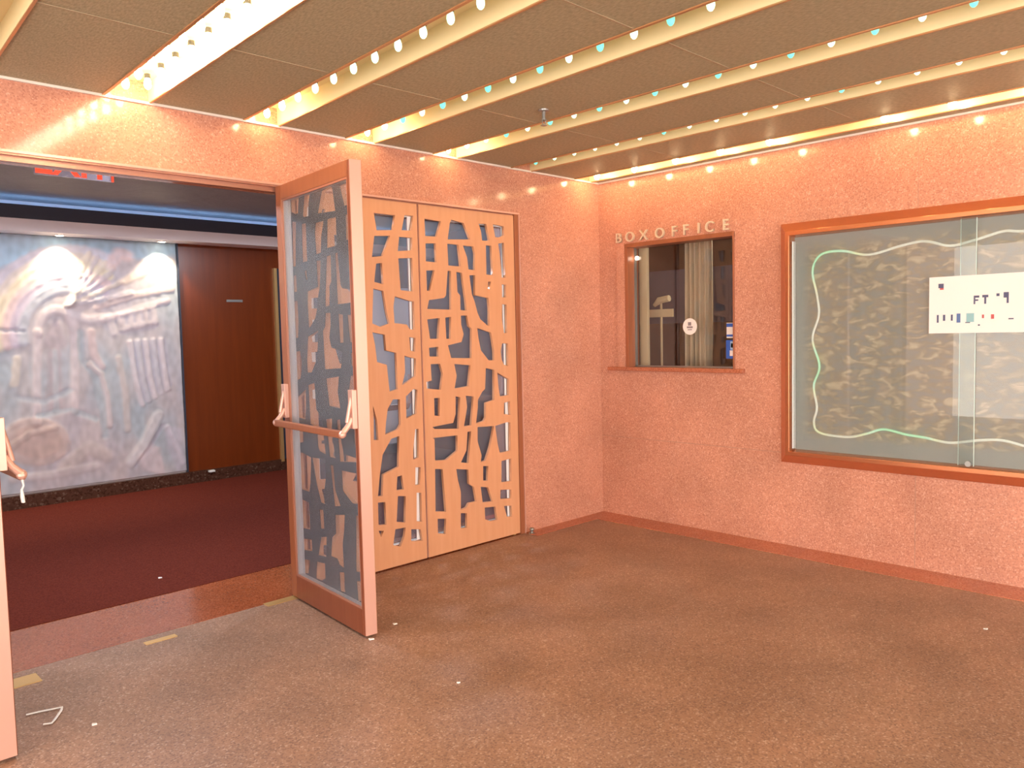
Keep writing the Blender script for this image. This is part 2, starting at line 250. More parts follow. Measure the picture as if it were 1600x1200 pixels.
MURAL = [["p",[[-4.594,2.517],[-1.649,2.763],[-1.767,2.377],[-2.148,2.313],[-2.297,2.337],[-2.41,2.208],[-2.53,2.337],[-2.695,2.389],[-3.017,2.37],[-3.331,2.172],[-4.62,2.072]],0,[0.25,0.48,0.66],-0.01],["s",[[-3.502,1.453],[-3.509,1.572],[-3.498,1.691],[-3.471,1.807],[-3.427,1.92],[-3.368,2.025],[-3.293,2.12],[-3.205,2.204],[-3.106,2.273],[-2.997,2.327],[-2.881,2.363],[-2.76,2.38],[-2.637,2.376],[-2.516,2.351],[-2.4,2.306]],0.035,[0.62,0.55,0.62],0.02],["s",[[-3.44,1.466],[-3.446,1.576],[-3.436,1.687],[-3.41,1.796],[-3.367,1.9],[-3.31,1.997],[-3.239,2.084],[-3.155,2.16],[-3.061,2.222],[-2.958,2.268],[-2.848,2.297],[-2.736,2.307],[-2.622,2.297],[-2.512,2.268],[-2.407,2.219]],0.035,[0.75,0.62,0.5],0.028],["s",[[-3.377,1.479],[-3.383,1.58],[-3.373,1.683],[-3.348,1.783],[-3.307,1.878],[-3.253,1.966],[-3.186,2.045],[-3.107,2.113],[-3.018,2.167],[-2.922,2.205],[-2.821,2.228],[-2.718,2.232],[-2.614,2.218],[-2.515,2.186],[-2.422,2.135]],0.035,[0.78,0.66,0.42],0.02],["s",[[-3.314,1.491],[-3.319,1.584],[-3.309,1.677],[-3.286,1.768],[-3.248,1.854],[-3.197,1.933],[-3.134,2.003],[-3.061,2.062],[-2.979,2.109],[-2.891,2.141],[-2.799,2.157],[-2.705,2.156],[-2.613,2.139],[-2.525,2.104],[-2.444,2.054]],0.035,[0.72,0.5,0.5],0.028],["s",[[-3.249,1.504],[-3.254,1.587],[-3.245,1.67],[-3.223,1.751],[-3.188,1.827],[-3.142,1.897],[-3.084,1.958],[-3.018,2.009],[-2.944,2.048],[-2.864,2.073],[-2.782,2.084],[-2.699,2.08],[-2.618,2.06],[-2.542,2.025],[-2.473,1.976]],0.035,[0.55,0.47,0.6],0.02],["s",[[-3.184,1.518],[-3.188,1.59],[-3.18,1.662],[-3.16,1.732],[-3.129,1.798],[-3.087,1.859],[-3.036,1.911],[-2.977,1.953],[-2.912,1.985],[-2.842,2.004],[-2.77,2.011],[-2.699,2.003],[-2.63,1.983],[-2.565,1.949],[-2.508,1.902]],0.035,[0.45,0.5,0.58],0.028],["s",[[-2.801,1.847],[-2.597,2.352]],0.016,[0.72,0.62,0.5],0.03],["s",[[-2.801,1.847],[-2.52,2.314]],0.016,[0.5,0.45,0.5],0.03],["s",[[-2.801,1.847],[-2.448,2.268]],0.016,[0.72,0.62,0.5],0.03],["s",[[-2.801,1.847],[-2.388,2.184]],0.016,[0.5,0.45,0.5],0.03],["s",[[-2.801,1.847],[-2.31,2.087]],0.016,[0.72,0.62,0.5],0.03],["s",[[-2.801,1.847],[-2.226,1.977]],0.016,[0.5,0.45,0.5],0.03],["s",[[-2.396,2.258],[-2.32,2.361],[-2.238,2.34]],0.05,[0.72,0.5,0.48],0.02],["s",[[-2.31,2.087],[-2.093,2.189],[-1.816,2.296]],0.03,[0.72,0.56,0.45],0.02],["s",[[-2.556,1.836],[-2.197,1.952],[-1.83,2.023]],0.022,[0.62,0.48,0.46],0.02],["s",[[-2.505,1.713],[-2.204,1.813],[-1.875,1.905]],0.02,[0.6,0.46,0.48],0.02],["s",[[-3.065,1.599],[-3.058,1.646],[-3.045,1.691],[-3.024,1.731],[-2.999,1.764],[-2.968,1.789],[-2.935,1.805],[-2.9,1.81],[-2.866,1.805],[-2.834,1.789],[-2.805,1.764],[-2.782,1.73],[-2.765,1.688],[-2.756,1.642],[-2.754,1.594],[-2.767,1.353],[-2.798,0.869]],0.03,[0.66,0.56,0.57],0.035],["s",[[-3.065,1.599],[-3.1,1.131],[-3.115,0.778]],0.03,[0.66,0.56,0.57],0.035],["p",[[-2.916,1.716],[-2.872,1.644],[-2.832,1.475],[-2.878,1.429],[-2.902,0.878],[-3.016,0.858],[-2.99,1.432],[-3.047,1.434],[-2.983,1.645]],0,[0.38,0.31,0.34],-0.01],["p",[[-2.932,1.716],[-2.895,1.715],[-2.903,1.656],[-2.935,1.656]],0,[0.3,0.26,0.32],0.0],["s",[[-2.932,1.419],[-2.95,0.882]],0.02,[0.42,0.46,0.5],0.01],["s",[[-3.647,1.631],[-3.182,1.619]],0.008,[0.36,0.36,0.4],-0.02],["s",[[-3.246,1.371],[-3.279,1.142]],0.025,[0.68,0.6,0.5],0.02],["s",[[-2.71,1.593],[-2.706,1.35],[-2.592,1.161],[-2.551,0.848],[-2.535,0.597]],0.025,[0.36,0.43,0.47],-0.02],["s",[[-2.615,1.592],[-2.602,1.395],[-2.54,1.27]],0.03,[0.6,0.44,0.44],0.02],["s",[[-2.642,1.287],[-2.544,1.189],[-2.498,0.969],[-2.489,0.686]],0.018,[0.62,0.52,0.52],0.03],["s",[[-2.379,1.337],[-2.336,1.02],[-2.325,0.638]],0.025,[0.55,0.47,0.44],0.02],["s",[[-2.783,1.775],[-2.62,1.714],[-2.446,1.744],[-2.407,1.588]],0.03,[0.62,0.55,0.57],0.02],["p",[[-2.368,1.775],[-1.998,1.852],[-1.983,1.659],[-2.336,1.587]],0,[0.66,0.57,0.58],0.03],["s",[[-2.287,1.737],[-2.284,1.681]],0.012,[0.42,0.4,0.47],-0.01],["s",[[-2.214,1.753],[-2.21,1.696]],0.012,[0.42,0.4,0.47],-0.01],["s",[[-2.139,1.769],[-2.136,1.711]],0.012,[0.42,0.4,0.47],-0.01],["s",[[-2.064,1.785],[-2.061,1.727]],0.012,[0.42,0.4,0.47],-0.01],["s",[[-2.348,1.587],[-1.989,1.659]],0.012,[0.4,0.36,0.42],-0.015],["s",[[-2.263,1.491],[-2.237,1.173],[-2.179,0.868]],0.02,[0.66,0.58,0.62],0.035],["s",[[-2.227,1.49],[-2.201,1.171],[-2.146,0.911]],0.008,[0.38,0.36,0.44],-0.01],["s",[[-2.19,1.496],[-2.164,1.169],[-2.116,0.902]],0.02,[0.5,0.48,0.55],0.035],["s",[[-2.153,1.495],[-2.127,1.167],[-2.082,0.945]],0.008,[0.38,0.36,0.44],-0.01],["s",[[-2.116,1.5],[-2.09,1.165],[-2.051,0.936]],0.02,[0.66,0.58,0.62],0.035],["s",[[-2.079,1.499],[-2.052,1.163],[-2.017,0.979]],0.008,[0.38,0.36,0.44],-0.01],["s",[[-2.041,1.505],[-2.014,1.161],[-1.986,0.97]],0.02,[0.5,0.48,0.55],0.035],["s",[[-2.003,1.504],[-1.976,1.159],[-1.952,1.014]],0.008,[0.38,0.36,0.44],-0.01],["s",[[-1.965,1.51],[-1.938,1.157],[-1.92,1.005]],0.02,[0.66,0.58,0.62],0.035],["s",[[-1.927,1.509],[-1.9,1.155],[-1.885,1.049]],0.008,[0.38,0.36,0.44],-0.01],["p",[[-2.853,0.57],[-2.866,0.512],[-2.898,0.46],[-2.947,0.418],[-3.009,0.39],[-3.079,0.377],[-3.152,0.379],[-3.223,0.396],[-3.288,0.427],[-3.342,0.469],[-3.382,0.52],[-3.406,0.576],[-3.411,0.633],[-3.399,0.689],[-3.37,0.738],[-3.325,0.78],[-3.267,0.809],[-3.2,0.825],[-3.127,0.826],[-3.055,0.812],[-2.988,0.783],[-2.93,0.741],[-2.886,0.689],[-2.86,0.631]],0,[0.52,0.37,0.32],0.02],["p",[[-2.913,0.577],[-2.922,0.537],[-2.946,0.502],[-2.981,0.474],[-3.027,0.455],[-3.078,0.446],[-3.133,0.447],[-3.186,0.459],[-3.234,0.481],[-3.275,0.51],[-3.305,0.545],[-3.323,0.584],[-3.327,0.624],[-3.318,0.662],[-3.296,0.696],[-3.263,0.724],[-3.22,0.744],[-3.169,0.754],[-3.116,0.754],[-3.062,0.743],[-3.012,0.723],[-2.97,0.694],[-2.937,0.658],[-2.918,0.618]],0,[0.45,0.31,0.27],0.005],["s",[[-3.346,0.568],[-3.187,0.679],[-2.975,0.716]],0.02,[0.5,0.38,0.34],0.02],["s",[[-2.915,0.335],[-2.684,0.489],[-2.528,0.395]],0.05,[0.48,0.4,0.38],0.015],["s",[[-3.336,0.287],[-3.026,0.277],[-2.637,0.309]],0.03,[0.52,0.46,0.47],0.015],["s",[[-2.306,0.303],[-2.161,0.492],[-2.029,0.739]],0.045,[0.6,0.56,0.58],0.03],["s",[[-2.272,0.26],[-2.127,0.436],[-1.99,0.643]],0.012,[0.36,0.34,0.42],-0.02],["p",[[-2.195,0.204],[-2.256,0.342],[-2.119,0.474],[-2.027,0.411],[-1.99,0.13]],0,[0.62,0.5,0.52],0.015],["p",[[-1.964,0.641],[-1.797,0.585],[-1.799,0.149],[-1.858,0.151],[-1.95,0.402]],0,[0.46,0.44,0.52],0.0],["s",[[-1.94,0.612],[-1.847,0.39],[-1.801,0.237]],0.02,[0.56,0.52,0.6],0.03],["s",[[-3.101,0.835],[-2.831,0.872],[-2.613,0.76]],0.02,[0.42,0.5,0.54],-0.01],["s",[[-3.246,1.012],[-3.042,0.961],[-2.822,1.053]],0.02,[0.42,0.47,0.52],-0.01],["s",[[-3.52,1.382],[-3.522,1.482],[-3.537,1.578],[-3.566,1.663],[-3.607,1.733],[-3.657,1.786],[-3.713,1.819],[-3.773,1.829],[-3.833,1.818],[-3.891,1.786],[-3.944,1.735],[-3.989,1.667],[-4.025,1.587],[-4.049,1.498],[-4.061,1.403]],0.04,[0.62,0.55,0.62],0.02],["s",[[-3.843,1.395],[-3.844,1.492],[-3.858,1.584],[-3.885,1.666],[-3.923,1.735],[-3.97,1.786],[-4.022,1.817],[-4.078,1.827],[-4.135,1.817],[-4.19,1.785],[-4.239,1.736],[-4.282,1.671],[-4.315,1.593],[-4.338,1.506],[-4.35,1.415]],0.04,[0.75,0.62,0.5],0.02],["s",[[-4.145,1.407],[-4.146,1.501],[-4.159,1.59],[-4.184,1.67],[-4.22,1.736],[-4.263,1.785],[-4.313,1.816],[-4.365,1.826],[-4.419,1.815],[-4.47,1.785],[-4.517,1.737],[-4.557,1.674],[-4.589,1.598],[-4.611,1.514],[-4.622,1.425]],0.04,[0.78,0.66,0.42],0.02]]
# ================================================================== ROOM SHELL
f = MB(); f.box(-9, 0, -9, 0, -.1, 0)
shell('floor', f, 'terrazzo', 'dull brown speckled terrazzo floor outside the lattice doors', 'floor')
f = MB(); f.box(-4.62, -.93, 0, .62, -.1, .001)
shell('trim_1', f, 'granite_red', 'polished red stone threshold strip under the door openings', 'threshold')
f = MB(); f.box(-9, 3, .62, 4.4, -.1, .004)
shell('floor_2', f, 'carpet', 'dark red carpet of the lobby behind the open door', 'carpet')
f = MB()
f.prism([(0, 0, 0), (-.24, -.13, 0), (-.24, -9, 0), (0, -9, 0)], [(0, 0, .004), (-.24, -.13, .004), (-.24, -9, .004), (0, -9, .004)])
f.prism([(0, 0, 0), (-.93, 0, 0), (-.93, -.13, 0), (-.24, -.13, 0)], [(0, 0, .004), (-.93, 0, .004), (-.93, -.13, .004), (-.24, -.13, .004)])
shell('trim_2', f, 'granite_border', 'orange red granite border set into the floor along the walls', 'floor border')
# front wall with the door openings
f = MB(); f.box(-.93, .3, 0, .3, -.1, 2.9).box(-9, -.93, 0, .3, ZL, 2.9).box(-9, -4.62, 0, .3, -.1, ZL)
shell('wall_left', f, 'granite_front', 'glossy pink granite wall around the lattice doors', 'wall')
# right wall with the ticket window opening
BY0, BY1, BZ0, BZ1 = -1.222, -.262, 1.205, 2.165
f = MB(); f.box(0, .14, -9, BY0, -.1, 2.9).box(0, .14, BY1, 0, -.1, 2.9).box(0, .14, BY0, BY1, -.1, BZ0).box(0, .14, BY0, BY1, BZ1, 2.9)
shell('wall_right', f, 'granite_wall', 'pink granite wall holding the ticket window and the display case', 'wall')
# lobby shell
f = MB(); f.box(-9, 3, 4.15, 4.35, -.1, 3.1)
shell('wall_back', f, 'soffit_white', 'far lobby wall behind the mural', 'wall')
f = MB(); f.box(-1.745, -.66, 4.128, 4.15, .10, 2.49)
f.box(-.66, 1.5, 4.128, 4.15, 2.1, 2.49)
shell('trim_3', f, 'lacquer', 'glossy red brown wood panelling beside the mural', 'wood panelling')
f = MB(); f.box(-9, 1.5, 4.10, 4.15, 0, .125)
shell('baseboard_back', f, 'dark_base', 'dark marble base strip under the mural', 'baseboard')
f = MB(); f.box(1.5, 1.7, .3, 4.4, -.1, 3.1)
shell('wall_lobby', f, 'lacquer', 'brown lobby side wall', 'wall')
f = MB(); f.box(-9.2, -9, .3, 4.4, -.1, 3.1)
shell('wall_far', f, 'lacquer', 'brown lobby side wall far away', 'wall')
f = MB(); f.box(-9, 1.5, .3, 4.15, 2.79, 2.85)
shell('ceiling_2', f, 'lobby_ceiling', 'dark grey lobby ceiling with a blue glow at its far edge', 'ceiling')
f = MB(); f.box(-9, 1.5, 3.85, 3.87, 2.49, 2.594).box(-9, 1.5, 3.87, 4.15, 2.49, 2.505)
shell('trim_4', f, 'soffit_white', 'white soffit band above the mural', 'soffit')
f = MB(); f.box(-9, 1.5, 3.852, 3.866, 2.596, 2.716)
shell('trim_5', f, 'navy', 'dark navy band between soffit and ceiling', 'trim')

# ================================================================== ENTRANCE CEILING: troughs with bulbs between metal panels
TR = [(-5.14, .04, .22), (-4.437, .05, .222), (-3.742, .035, .222), (-3.03, .056, .212), (-2.388, .034, .213), (-1.72, .006, .218), (-1.0, .010, .213), (-.305, .008, .2)]
YE = -6.0
def tx(t, y, side): return t[0] + t[1] * y + (t[2] if side else 0)
edges = [(-9, -9)] + [(tx(t, 0, 0), tx(t, YE, 0)) for t in TR]
prev0, prev1 = -9, -9
ys = [0, -.97, -2.2, -3.45, -4.7, YE]
for i, t in enumerate(TR + [None]):
    if t: n0, n1 = tx(t, 0, 0), tx(t, YE, 0)
    else: n0, n1 = 0, 0
    f = MB()
    for a, b in zip(ys[:-1], ys[1:]):
        g = .004
        xa0 = prev0 + (prev1 - prev0) * (a / YE); xb0 = prev0 + (prev1 - prev0) * (b / YE)
        xa1 = n0 + (n1 - n0) * (a / YE); xb1 = n0 + (n1 - n0) * (b / YE)
        f.prism([(xa0, a, H), (xa1, a, H), (xb1, b + g, H), (xb0, b + g, H)], [(xa0, a, H + .02), (xa1, a, H + .02), (xb1, b + g, H + .02), (xb0, b + g, H + .02)])
    shell('ceiling' if i == 0 else 'ceiling_%d' % (i + 2), f, 'mesh_panel', 'brown expanded metal ceiling panels', 'ceiling')
    if t: prev0, prev1 = tx(t, 0, 1), tx(t, YE, 1)
f = MB()
for y in ys[1:-1]:
    for i in range(len(TR) + 1):
        a = -9 if i == 0 else tx(TR[i - 1], y, 1); b = 0 if i == len(TR) else tx(TR[i], y, 0)
        f.box(a + .006, b - .006, y - .004, y + .004, H - .002, H + .001)
shell('trim_6', f, 'seam', 'thin seams between the metal ceiling panels', 'trim')
f = MB(); f.box(-9, 0, -.014, 0, H - .012, H); f.box(-.016, 0, -9, -.014, H - .012, H)
shell('trim_7', f, 'pale_trim', 'thin pale moulding where the granite meets the metal ceiling', 'trim')
f = MB(); f.box(-9, 3, -9, .3, 3.0, 3.05)
shell('roof', f, 'socket', 'dark deck above the entrance ceiling', 'roof')

# one bulb of each kind (socket is a sub-part)
bulb_me = {}
def bulb(parent, x, y, kind, z=H + .035, big=.82):
    key = (kind,)
    if key not in bulb_me:
        b = MB(); b.lathe([(.008, .034), (.013, .026), (.019, .008), (.020, -.008), (.016, -.022), (.008, -.031), (.002, -.033)], 12)
        bulb_me[key] = b.build('bulb', kind, None, smooth=True); COL.objects.unlink(bulb_me[key])
        if 'socket' not in bulb_me:
            b = MB(); b.lathe([(.017, .028), (.017, .055)], 10); bulb_me['socket'] = b.build('socket', 'socket'); COL.objects.unlink(bulb_me['socket'])
    if kind != 'empty':
        o = bulb_me[key].copy(); COL.objects.link(o); o.parent = parent; o.location = (x, y, z); o.scale = (big, big, big)
    s = bulb_me['socket'].copy(); COL.objects.link(s); s.parent = o; s.location = (0, 0, 0)
    return o
tlabel = [
 'cream light trough farthest from the ticket window',
 'cream light trough with green bulbs, next beyond the blazing one',
 'blazing light trough with two rows of hot warm bulbs above the open doorway',
 'cream trough of green and white bulbs above the open lattice door, beside the blazing trough',
 'cream trough of green and white bulbs over the closed doors, third from the display case wall but two',
 'cream bulb trough that meets the wall above the middle of the closed door pair',
 'cream bulb trough, second from the wall with the ticket window',
 'bright warm bulb trough running along the ticket window wall']
tlabel[0] = 'cream light trough beyond the frame, nearest the street side'; tlabel[4] = 'cream trough of green and white bulbs ending just beyond the open lattice door'
TROUGHS = []
for i, t in enumerate(TR):
    T = empty('light_trough', (0, 0, 0), label=tlabel[i], cat='ceiling light', group='bulb troughs across the entrance ceiling')
    D = .095; h = MB(); w = .006
    def q(side, y, off=0): return tx(t, y, side) + off
    a0, a1, b0, b1 = q(0, 0), q(0, YE), q(1, 0), q(1, YE)
    def slab(x0a, x1a, x0b, x1b, z0, z1, ya=-.001, yb=YE): h.prism([(x0a, ya, z0), (x1a, ya, z0), (x1b, yb, z0), (x0b, yb, z0)], [(x0a, ya, z1), (x1a, ya, z1), (x1b, yb, z1), (x0b, yb, z1)])
    slab(a0, b0, a1, b1, H + D, H + D + w)
    slab(a0, a0 + w, a1, a1 + w, H, H + D); slab(b0 - w, b0, b1 - w, b1, H, H + D)
    h.build('housing', 'cream', T)
    h = MB(); slab(a0 - .004, a0 + .010, a1 - .004, a1 + .010, H - .006, H - .0005); h.build('lip', 'lip', T)
    h = MB(); slab(b0 - .006, b0 + .004, b1 - .006, b1 + .004, H - .006, H - .0005); h.build('lip', 'lip', T)
    TROUGHS.append(T)
    if i in (2,):
        for k in range(27):
            y = -.13 - k * .184
            bulb(T, tx(t, y, 0) + .070, y, 'bulb_warm'); bulb(T, tx(t, y, 0) + .150, y - .06, 'bulb_warm')
    elif i == 7:
        for k in range(15):
            y = -.17 - k * .36
            bulb(T, tx(t, y, 0) + .085, y, 'bulb_end' if k != 5 else 'socket_only', z=H + .012, big=1.1) if k != 5 else None
    else:
        offs = {0: -.13, 1: -.10, 3: -.085, 4: -.095, 5: -.05, 6: -.16}[i]
        for k in range(28 if i > 2 else 20):
            y = offs - k * .184
            if i in (3, 4, 5) and y > -.36: kind = 'bulb_end'
            else: kind = 'bulb_green' if (k + i) % 2 else 'bulb_teal'
            if i == 6 and (k % 3): kind = 'bulb_green'
            if i == 3: kind = 'bulb_end' if y > -.36 else 'bulb_green'
            bulb(T, tx(t, y, 0) + .105, y, kind)

# sprinkler between two troughs
SP = empty('sprinkler', (-1.90, -1.18, H), label='small grey fire sprinkler hanging from the metal ceiling', cat='sprinkler')
MB().lathe([(.030, 0), (.028, -.006), (.012, -.010)], 16).build('escutcheon', 'grey_metal', SP)
MB().lathe([(.010, -.008), (.010, -.045), (.014, -.047), (.014, -.055), (.007, -.060)], 12).build('body', 'grey_metal', SP)
f = MB(); f.tube([(.012, 0, -.052), (.014, 0, -.068), (.003, 0, -.08)], .0025, 6); f.tube([(-.012, 0, -.052), (-.014, 0, -.068), (-.003, 0, -.08)], .0025, 6)
f.lathe([(.017, -.080), (.017, -.083)], 14); f.build('deflector', 'grey_metal', SP)

# ================================================================== DOORS
LW, LH, LT = .866, 2.335, .07
def leaf(name, hinge_right, holes, loc, rz, label, bar=True):
    """carved board on the street face (y=0), glass behind, wood frame and crash bar on the lobby face (y=+LT)"""
    R = empty(name, loc, rz, label=label, cat='door', kind='structure')
    x0, x1 = (-LW, 0) if hinge_right else (0, LW)
    z0, z1 = .012, .012 + LH
    lat = curve_mesh('lattice', [[(x0, z0), (x1, z0), (x1, z1), (x0, z1)]] + holes, .010, 'oak', R, Matrix.Translation((0, .010, 0)) @ FACE_FRONT)
    curve_mesh('board_back', [[(x0, z0), (x1, z0), (x1, z1), (x0, z1)]] + holes, .0015, 'board_back', R, Matrix.Translation((0, .0225, 0)) @ FACE_FRONT)  # added dark sheet, paints the shade on the back of the lattice
    tr = .080; br = .13; s0, s1 = (.022, .070) if hinge_right else (.070, .030)
    a, b, lo, hi = x0 + s0, x1 - s1, z0 + br, z1 - tr
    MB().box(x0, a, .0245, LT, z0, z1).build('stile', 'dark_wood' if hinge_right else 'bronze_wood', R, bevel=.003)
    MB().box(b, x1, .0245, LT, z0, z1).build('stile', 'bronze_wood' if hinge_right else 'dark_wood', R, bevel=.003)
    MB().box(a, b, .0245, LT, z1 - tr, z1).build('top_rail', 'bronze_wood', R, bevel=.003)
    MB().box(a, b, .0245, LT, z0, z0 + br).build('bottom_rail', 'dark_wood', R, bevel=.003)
    # white glazing channel lining between board and glass
    c = MB()
    c.box(a, a + .004, .0245, .060, lo, hi).box(b - .004, b, .0245, .060, lo, hi).box(a, b, .0245, .060, hi - .004, hi).box(a, b, .0245, .060, lo, lo + .004)
    c.box(a, a + .030, .0275, .0300, lo, hi).box(b - .030, b, .0275, .0300, lo, hi)
    c.build('glazing_channel', 'white_metal', R)
    MB().box(a, b, .057, .0605, lo, hi).build('glass', 'glass_frost', R)
    c = MB(); w = .010
    c.box(a, a + w, .0605, LT - .003, lo, hi).box(b - w, b, .0605, LT - .003, lo, hi).box(a, b, .0605, LT - .003, hi - w, hi).box(a, b, .0605, LT - .003, lo, lo + w)
    c.build('glass_bead', 'bronze', R)
    # pale bronze capping on the free edge
    fx = x0 if hinge_right else x1; s = -1 if hinge_right else 1
    MB().box(min(fx, fx + s * .004), max(fx, fx + s * .004), .004, LT - .004, z0, z1).build('edge_strip', 'bronze_light', R)
    if bar:
        B = empty('crash_bar', (0, 0, 0)); B.parent = R
        ends = (x0 + .022, x1 - .045) if hinge_right else (x0 + .045, x1 - .022)
        for e in ends:
            k = MB(); k.box(e - .022, e + .022, LT - .001, LT + .024, 1.05, 1.24)
            k.tube([(e, LT + .018, 1.10), (e, LT + .042, 1.06), (e, LT + .070, 1.03)], .015, 8)
            k.tube([(e, LT + .018, 1.20), (e, LT + .030, 1.15), (e, LT + .045, 1.08)], .010, 8)
            k.ball((e, LT + .071, 1.026), .019, 10)
            k.build('bracket', 'bronze_light', B, smooth=False, bevel=.002)
        MB().box(ends[0] - .004, ends[1] + .004, LT + .060, LT + .084, 1.006, 1.044).build('bar', 'bronze_wood', B, bevel=.006)
        COL.objects.unlink(B); COL.objects.link(B)
    # pivots
    hx = x1 if hinge_right else x0
    MB().lathe([(.014, 0), (.014, .012)], 12, (hx + (-.03 if hinge_right else .03), .035, 0)).build('pivot', 'brass', R)
    return R
HR = [[tuple(p) for p in h] for h in HOLES_RIGHT]; HL = [[tuple(p) for p in h] for h in HOLES_LEFT]
leaf('door_1', True, HR, (-2.782, -.002, 0), math.radians(84.7), 'oak lattice door standing open, its glazed inner face and crash bar showing')
leaf('door_2', False, HL, (-2.722, .002, 0), 0, 'closed carved oak lattice door partly hidden behind the open door')
leaf('door_3', True, HR, (-.975, .002, 0), 0, 'closed carved oak lattice door next to the bare granite pier')
leaf('door_4', False, HL, (-4.506, -.002, 0), math.radians(-90), 'open door of which only one pale upright edge is in view')
# door frames
f = MB(); f.box(-.972, -.93, -.006, .10, 0, ZL).box(-2.779, -2.725, .012, .10, 0, ZL).box(-4.62, -4.58, -.004, .10, 0, ZL)
shell('trim_8', f, 'bronze_wood', 'red brown door jambs and mullion', 'door frame', bevel=.003)
f = MB(); f.box(-.934, -.924, -.012, .0, 0, ZL).box(-4.62, -.924, -.012, .0, ZL - .004, ZL + .008)
shell('trim_9', f, 'bronze_light', 'thin pale bronze edging round the door openings', 'edging')
f = MB(); f.box(-4.58, -2.779, -.004, .02, 2.347, ZL).box(-4.58, -2.779, .02, .06, 2.322, ZL).box(-4.58, -2.779, .06, .13, 2.342, ZL).box(-2.725, -.972, .012, .10, 2.35, ZL)
shell('trim_10', f, 'bronze', 'pinkish bronze head frame over the door openings', 'door frame')
K = empty('door_stop', (-.905, -.05, 0), label='small round metal door stop on the floor beside the closed door jamb', cat='door stop')
MB().lathe([(.026, 0), (.026, .004), (.012, .008), (.012, .02)], 16).build('base', 'grey_metal', K)
MB().ball((0, 0, .032), .018, 12, (1, 1, .8)).build('cap', 'grey_metal', K, smooth=True)
# brass floor plates
def plate(x0, x1, y0, y1, lab, nm='floor_plate'):
    o = MB().box(x0, x1, y0, y1, .0, .0035).build(nm, 'brass'); return tag(o, lab, 'floor plate', 'brass floor plates at the threshold')
plate(-3.715, -3.56, -.115, -.075, 'short bright brass plate on the threshold edge midway across the open doorway')
plate(-4.36, -4.19, -.19, -.08, 'broad dull brass plate beside the door edge cropped by the photograph')
plate(-3.03, -2.84, -.05, .01, 'dull brass plate at the foot of the open lattice door')

# ================================================================== TICKET WINDOW
Wn = empty('window_1', (0, 0, 0), label='square ticket window under the metal lettering', cat='window', kind='structure')
f = MB(); f.box(-.016, .02, BY1, BY1 + .075, BZ0, BZ1 + .022).build('casing', 'granite_wall', Wn)
f = MB(); f.box(-.010, .13, BY1 - .03, BY1, BZ0, BZ1).build('side_frame', 'bronze_wood', Wn, bevel=.002)
f = MB(); f.box(-.010, .13, BY0, BY0 + .012, BZ0, BZ1).build('side_frame', 'bronze_wood', Wn, bevel=.002)
f = MB(); f.box(-.012, .13, BY0, BY1, BZ1 - .020, BZ1 + .012).build('head_frame', 'bronze_wood', Wn, bevel=.002)
f = MB(); f.box(-.035, .12, BY0 - .08, BY1 + .17, BZ0 - .028, BZ0 + .002).build('sill', 'granite_border', Wn, bevel=.004)
f = MB(); f.box(.080, .086, BY0 + .012, BY1 - .03, BZ0, BZ1 - .02).build('pane', 'glass_clear', Wn)
f = MB(); f.box(.074, .094, BY1 - .042, BY1 - .030, BZ0, BZ1 - .02).box(.074, .094, BY0 + .012, BY1 - .03, BZ0, BZ0 + .012).build('channel', 'grey_metal', Wn)
# booth behind
M['booth_dark'] = mat('booth_brown', (.10, .045, .03), .6, noise_amt=(3, .8, (.16, .08, .05)))
M['booth_slate'] = mat('booth_slate', (.13, .12, .17), .6)
M['booth_cream'] = mat('booth_cream_post', (.62, .52, .34), .5)
M['curtain'] = mat('grey_beige_curtain', (.50, .43, .31), .9, noise_amt=(6, .8, (.62, .54, .40), (1, 3, .3)))
f = MB(); f.box(1.6, 1.7, -2.2, .3, 0, 2.7).box(.14, 1.7, -2.3, -2.2, 0, 2.7).box(.14, 1.6, -2.2, .3, 2.5, 2.6).box(.14, 1.7, .3, .32, 0, 2.7).box(.14, 1.7, -2.3, .3, -.1, 0)
shell('wall_booth', f, 'booth_dark', 'dim brown inside of the ticket booth', 'wall')
tag(MB().box(.9, .95, -.75, .29, 1.55, 2.02).build('notice_board', 'booth_slate'), 'slate blue board hanging in the dim ticket booth', 'board')
tag(MB().box(.20, .235, -.322, -.246, .01, 2.48).build('post', 'booth_cream', bevel=.004), 'cream upright post just inside the ticket booth', 'post')
# counter
f = MB(); f.box(.24, .75, -2.18, -.08, 1.08, 1.12)
tag(f.build('counter', 'booth_dark'), 'dark counter behind the ticket window', 'counter')
# curtain with folds
bm = bmesh.new(); n = 60; cols = []
for i in range(n + 1):
    u = i / n; y = -.53 - .24 * u; x = .42 + .028 * math.sin(u * 34) + .012 * math.sin(u * 71 + 1)
    cols.append([bm.verts.new((x + .006 * math.sin(z * 3 + u * 9), y, z)) for z in (1.12, 1.4, 1.7, 2.0, 2.3, 2.49)])
for i in range(n):
    for j in range(5): bm.faces.new((cols[i][j], cols[i + 1][j], cols[i + 1][j + 1], cols[i][j + 1]))
c = MB(); c.bm.free(); c.bm = bm; o = c.build('curtain', 'curtain', smooth=True); tag(o, 'pleated grey beige curtain hanging behind the ticket window glass', 'curtain')
so = o.modifiers.new('thick', 'SOLIDIFY'); so.thickness = .004
BL = empty('booth_lamp', (.9, -.9, 2.5), label='ceiling lamp inside the ticket booth', cat='lamp')  # fill lamp added to light up the booth interior
MB().lathe([(.12, -.03), (.14, 0)], 20).build('diffuser', 'soffit_white', BL)
ld = bpy.data.lights.new('booth_bulb', 'AREA'); ld.shape = 'DISK'; ld.size = .24; ld.energy = 7; ld.color = (1, .86, .66)
lo = bpy.data.objects.new('booth_bulb', ld); COL.objects.link(lo); lo.parent = BL; lo.location = (0, 0, -.04)
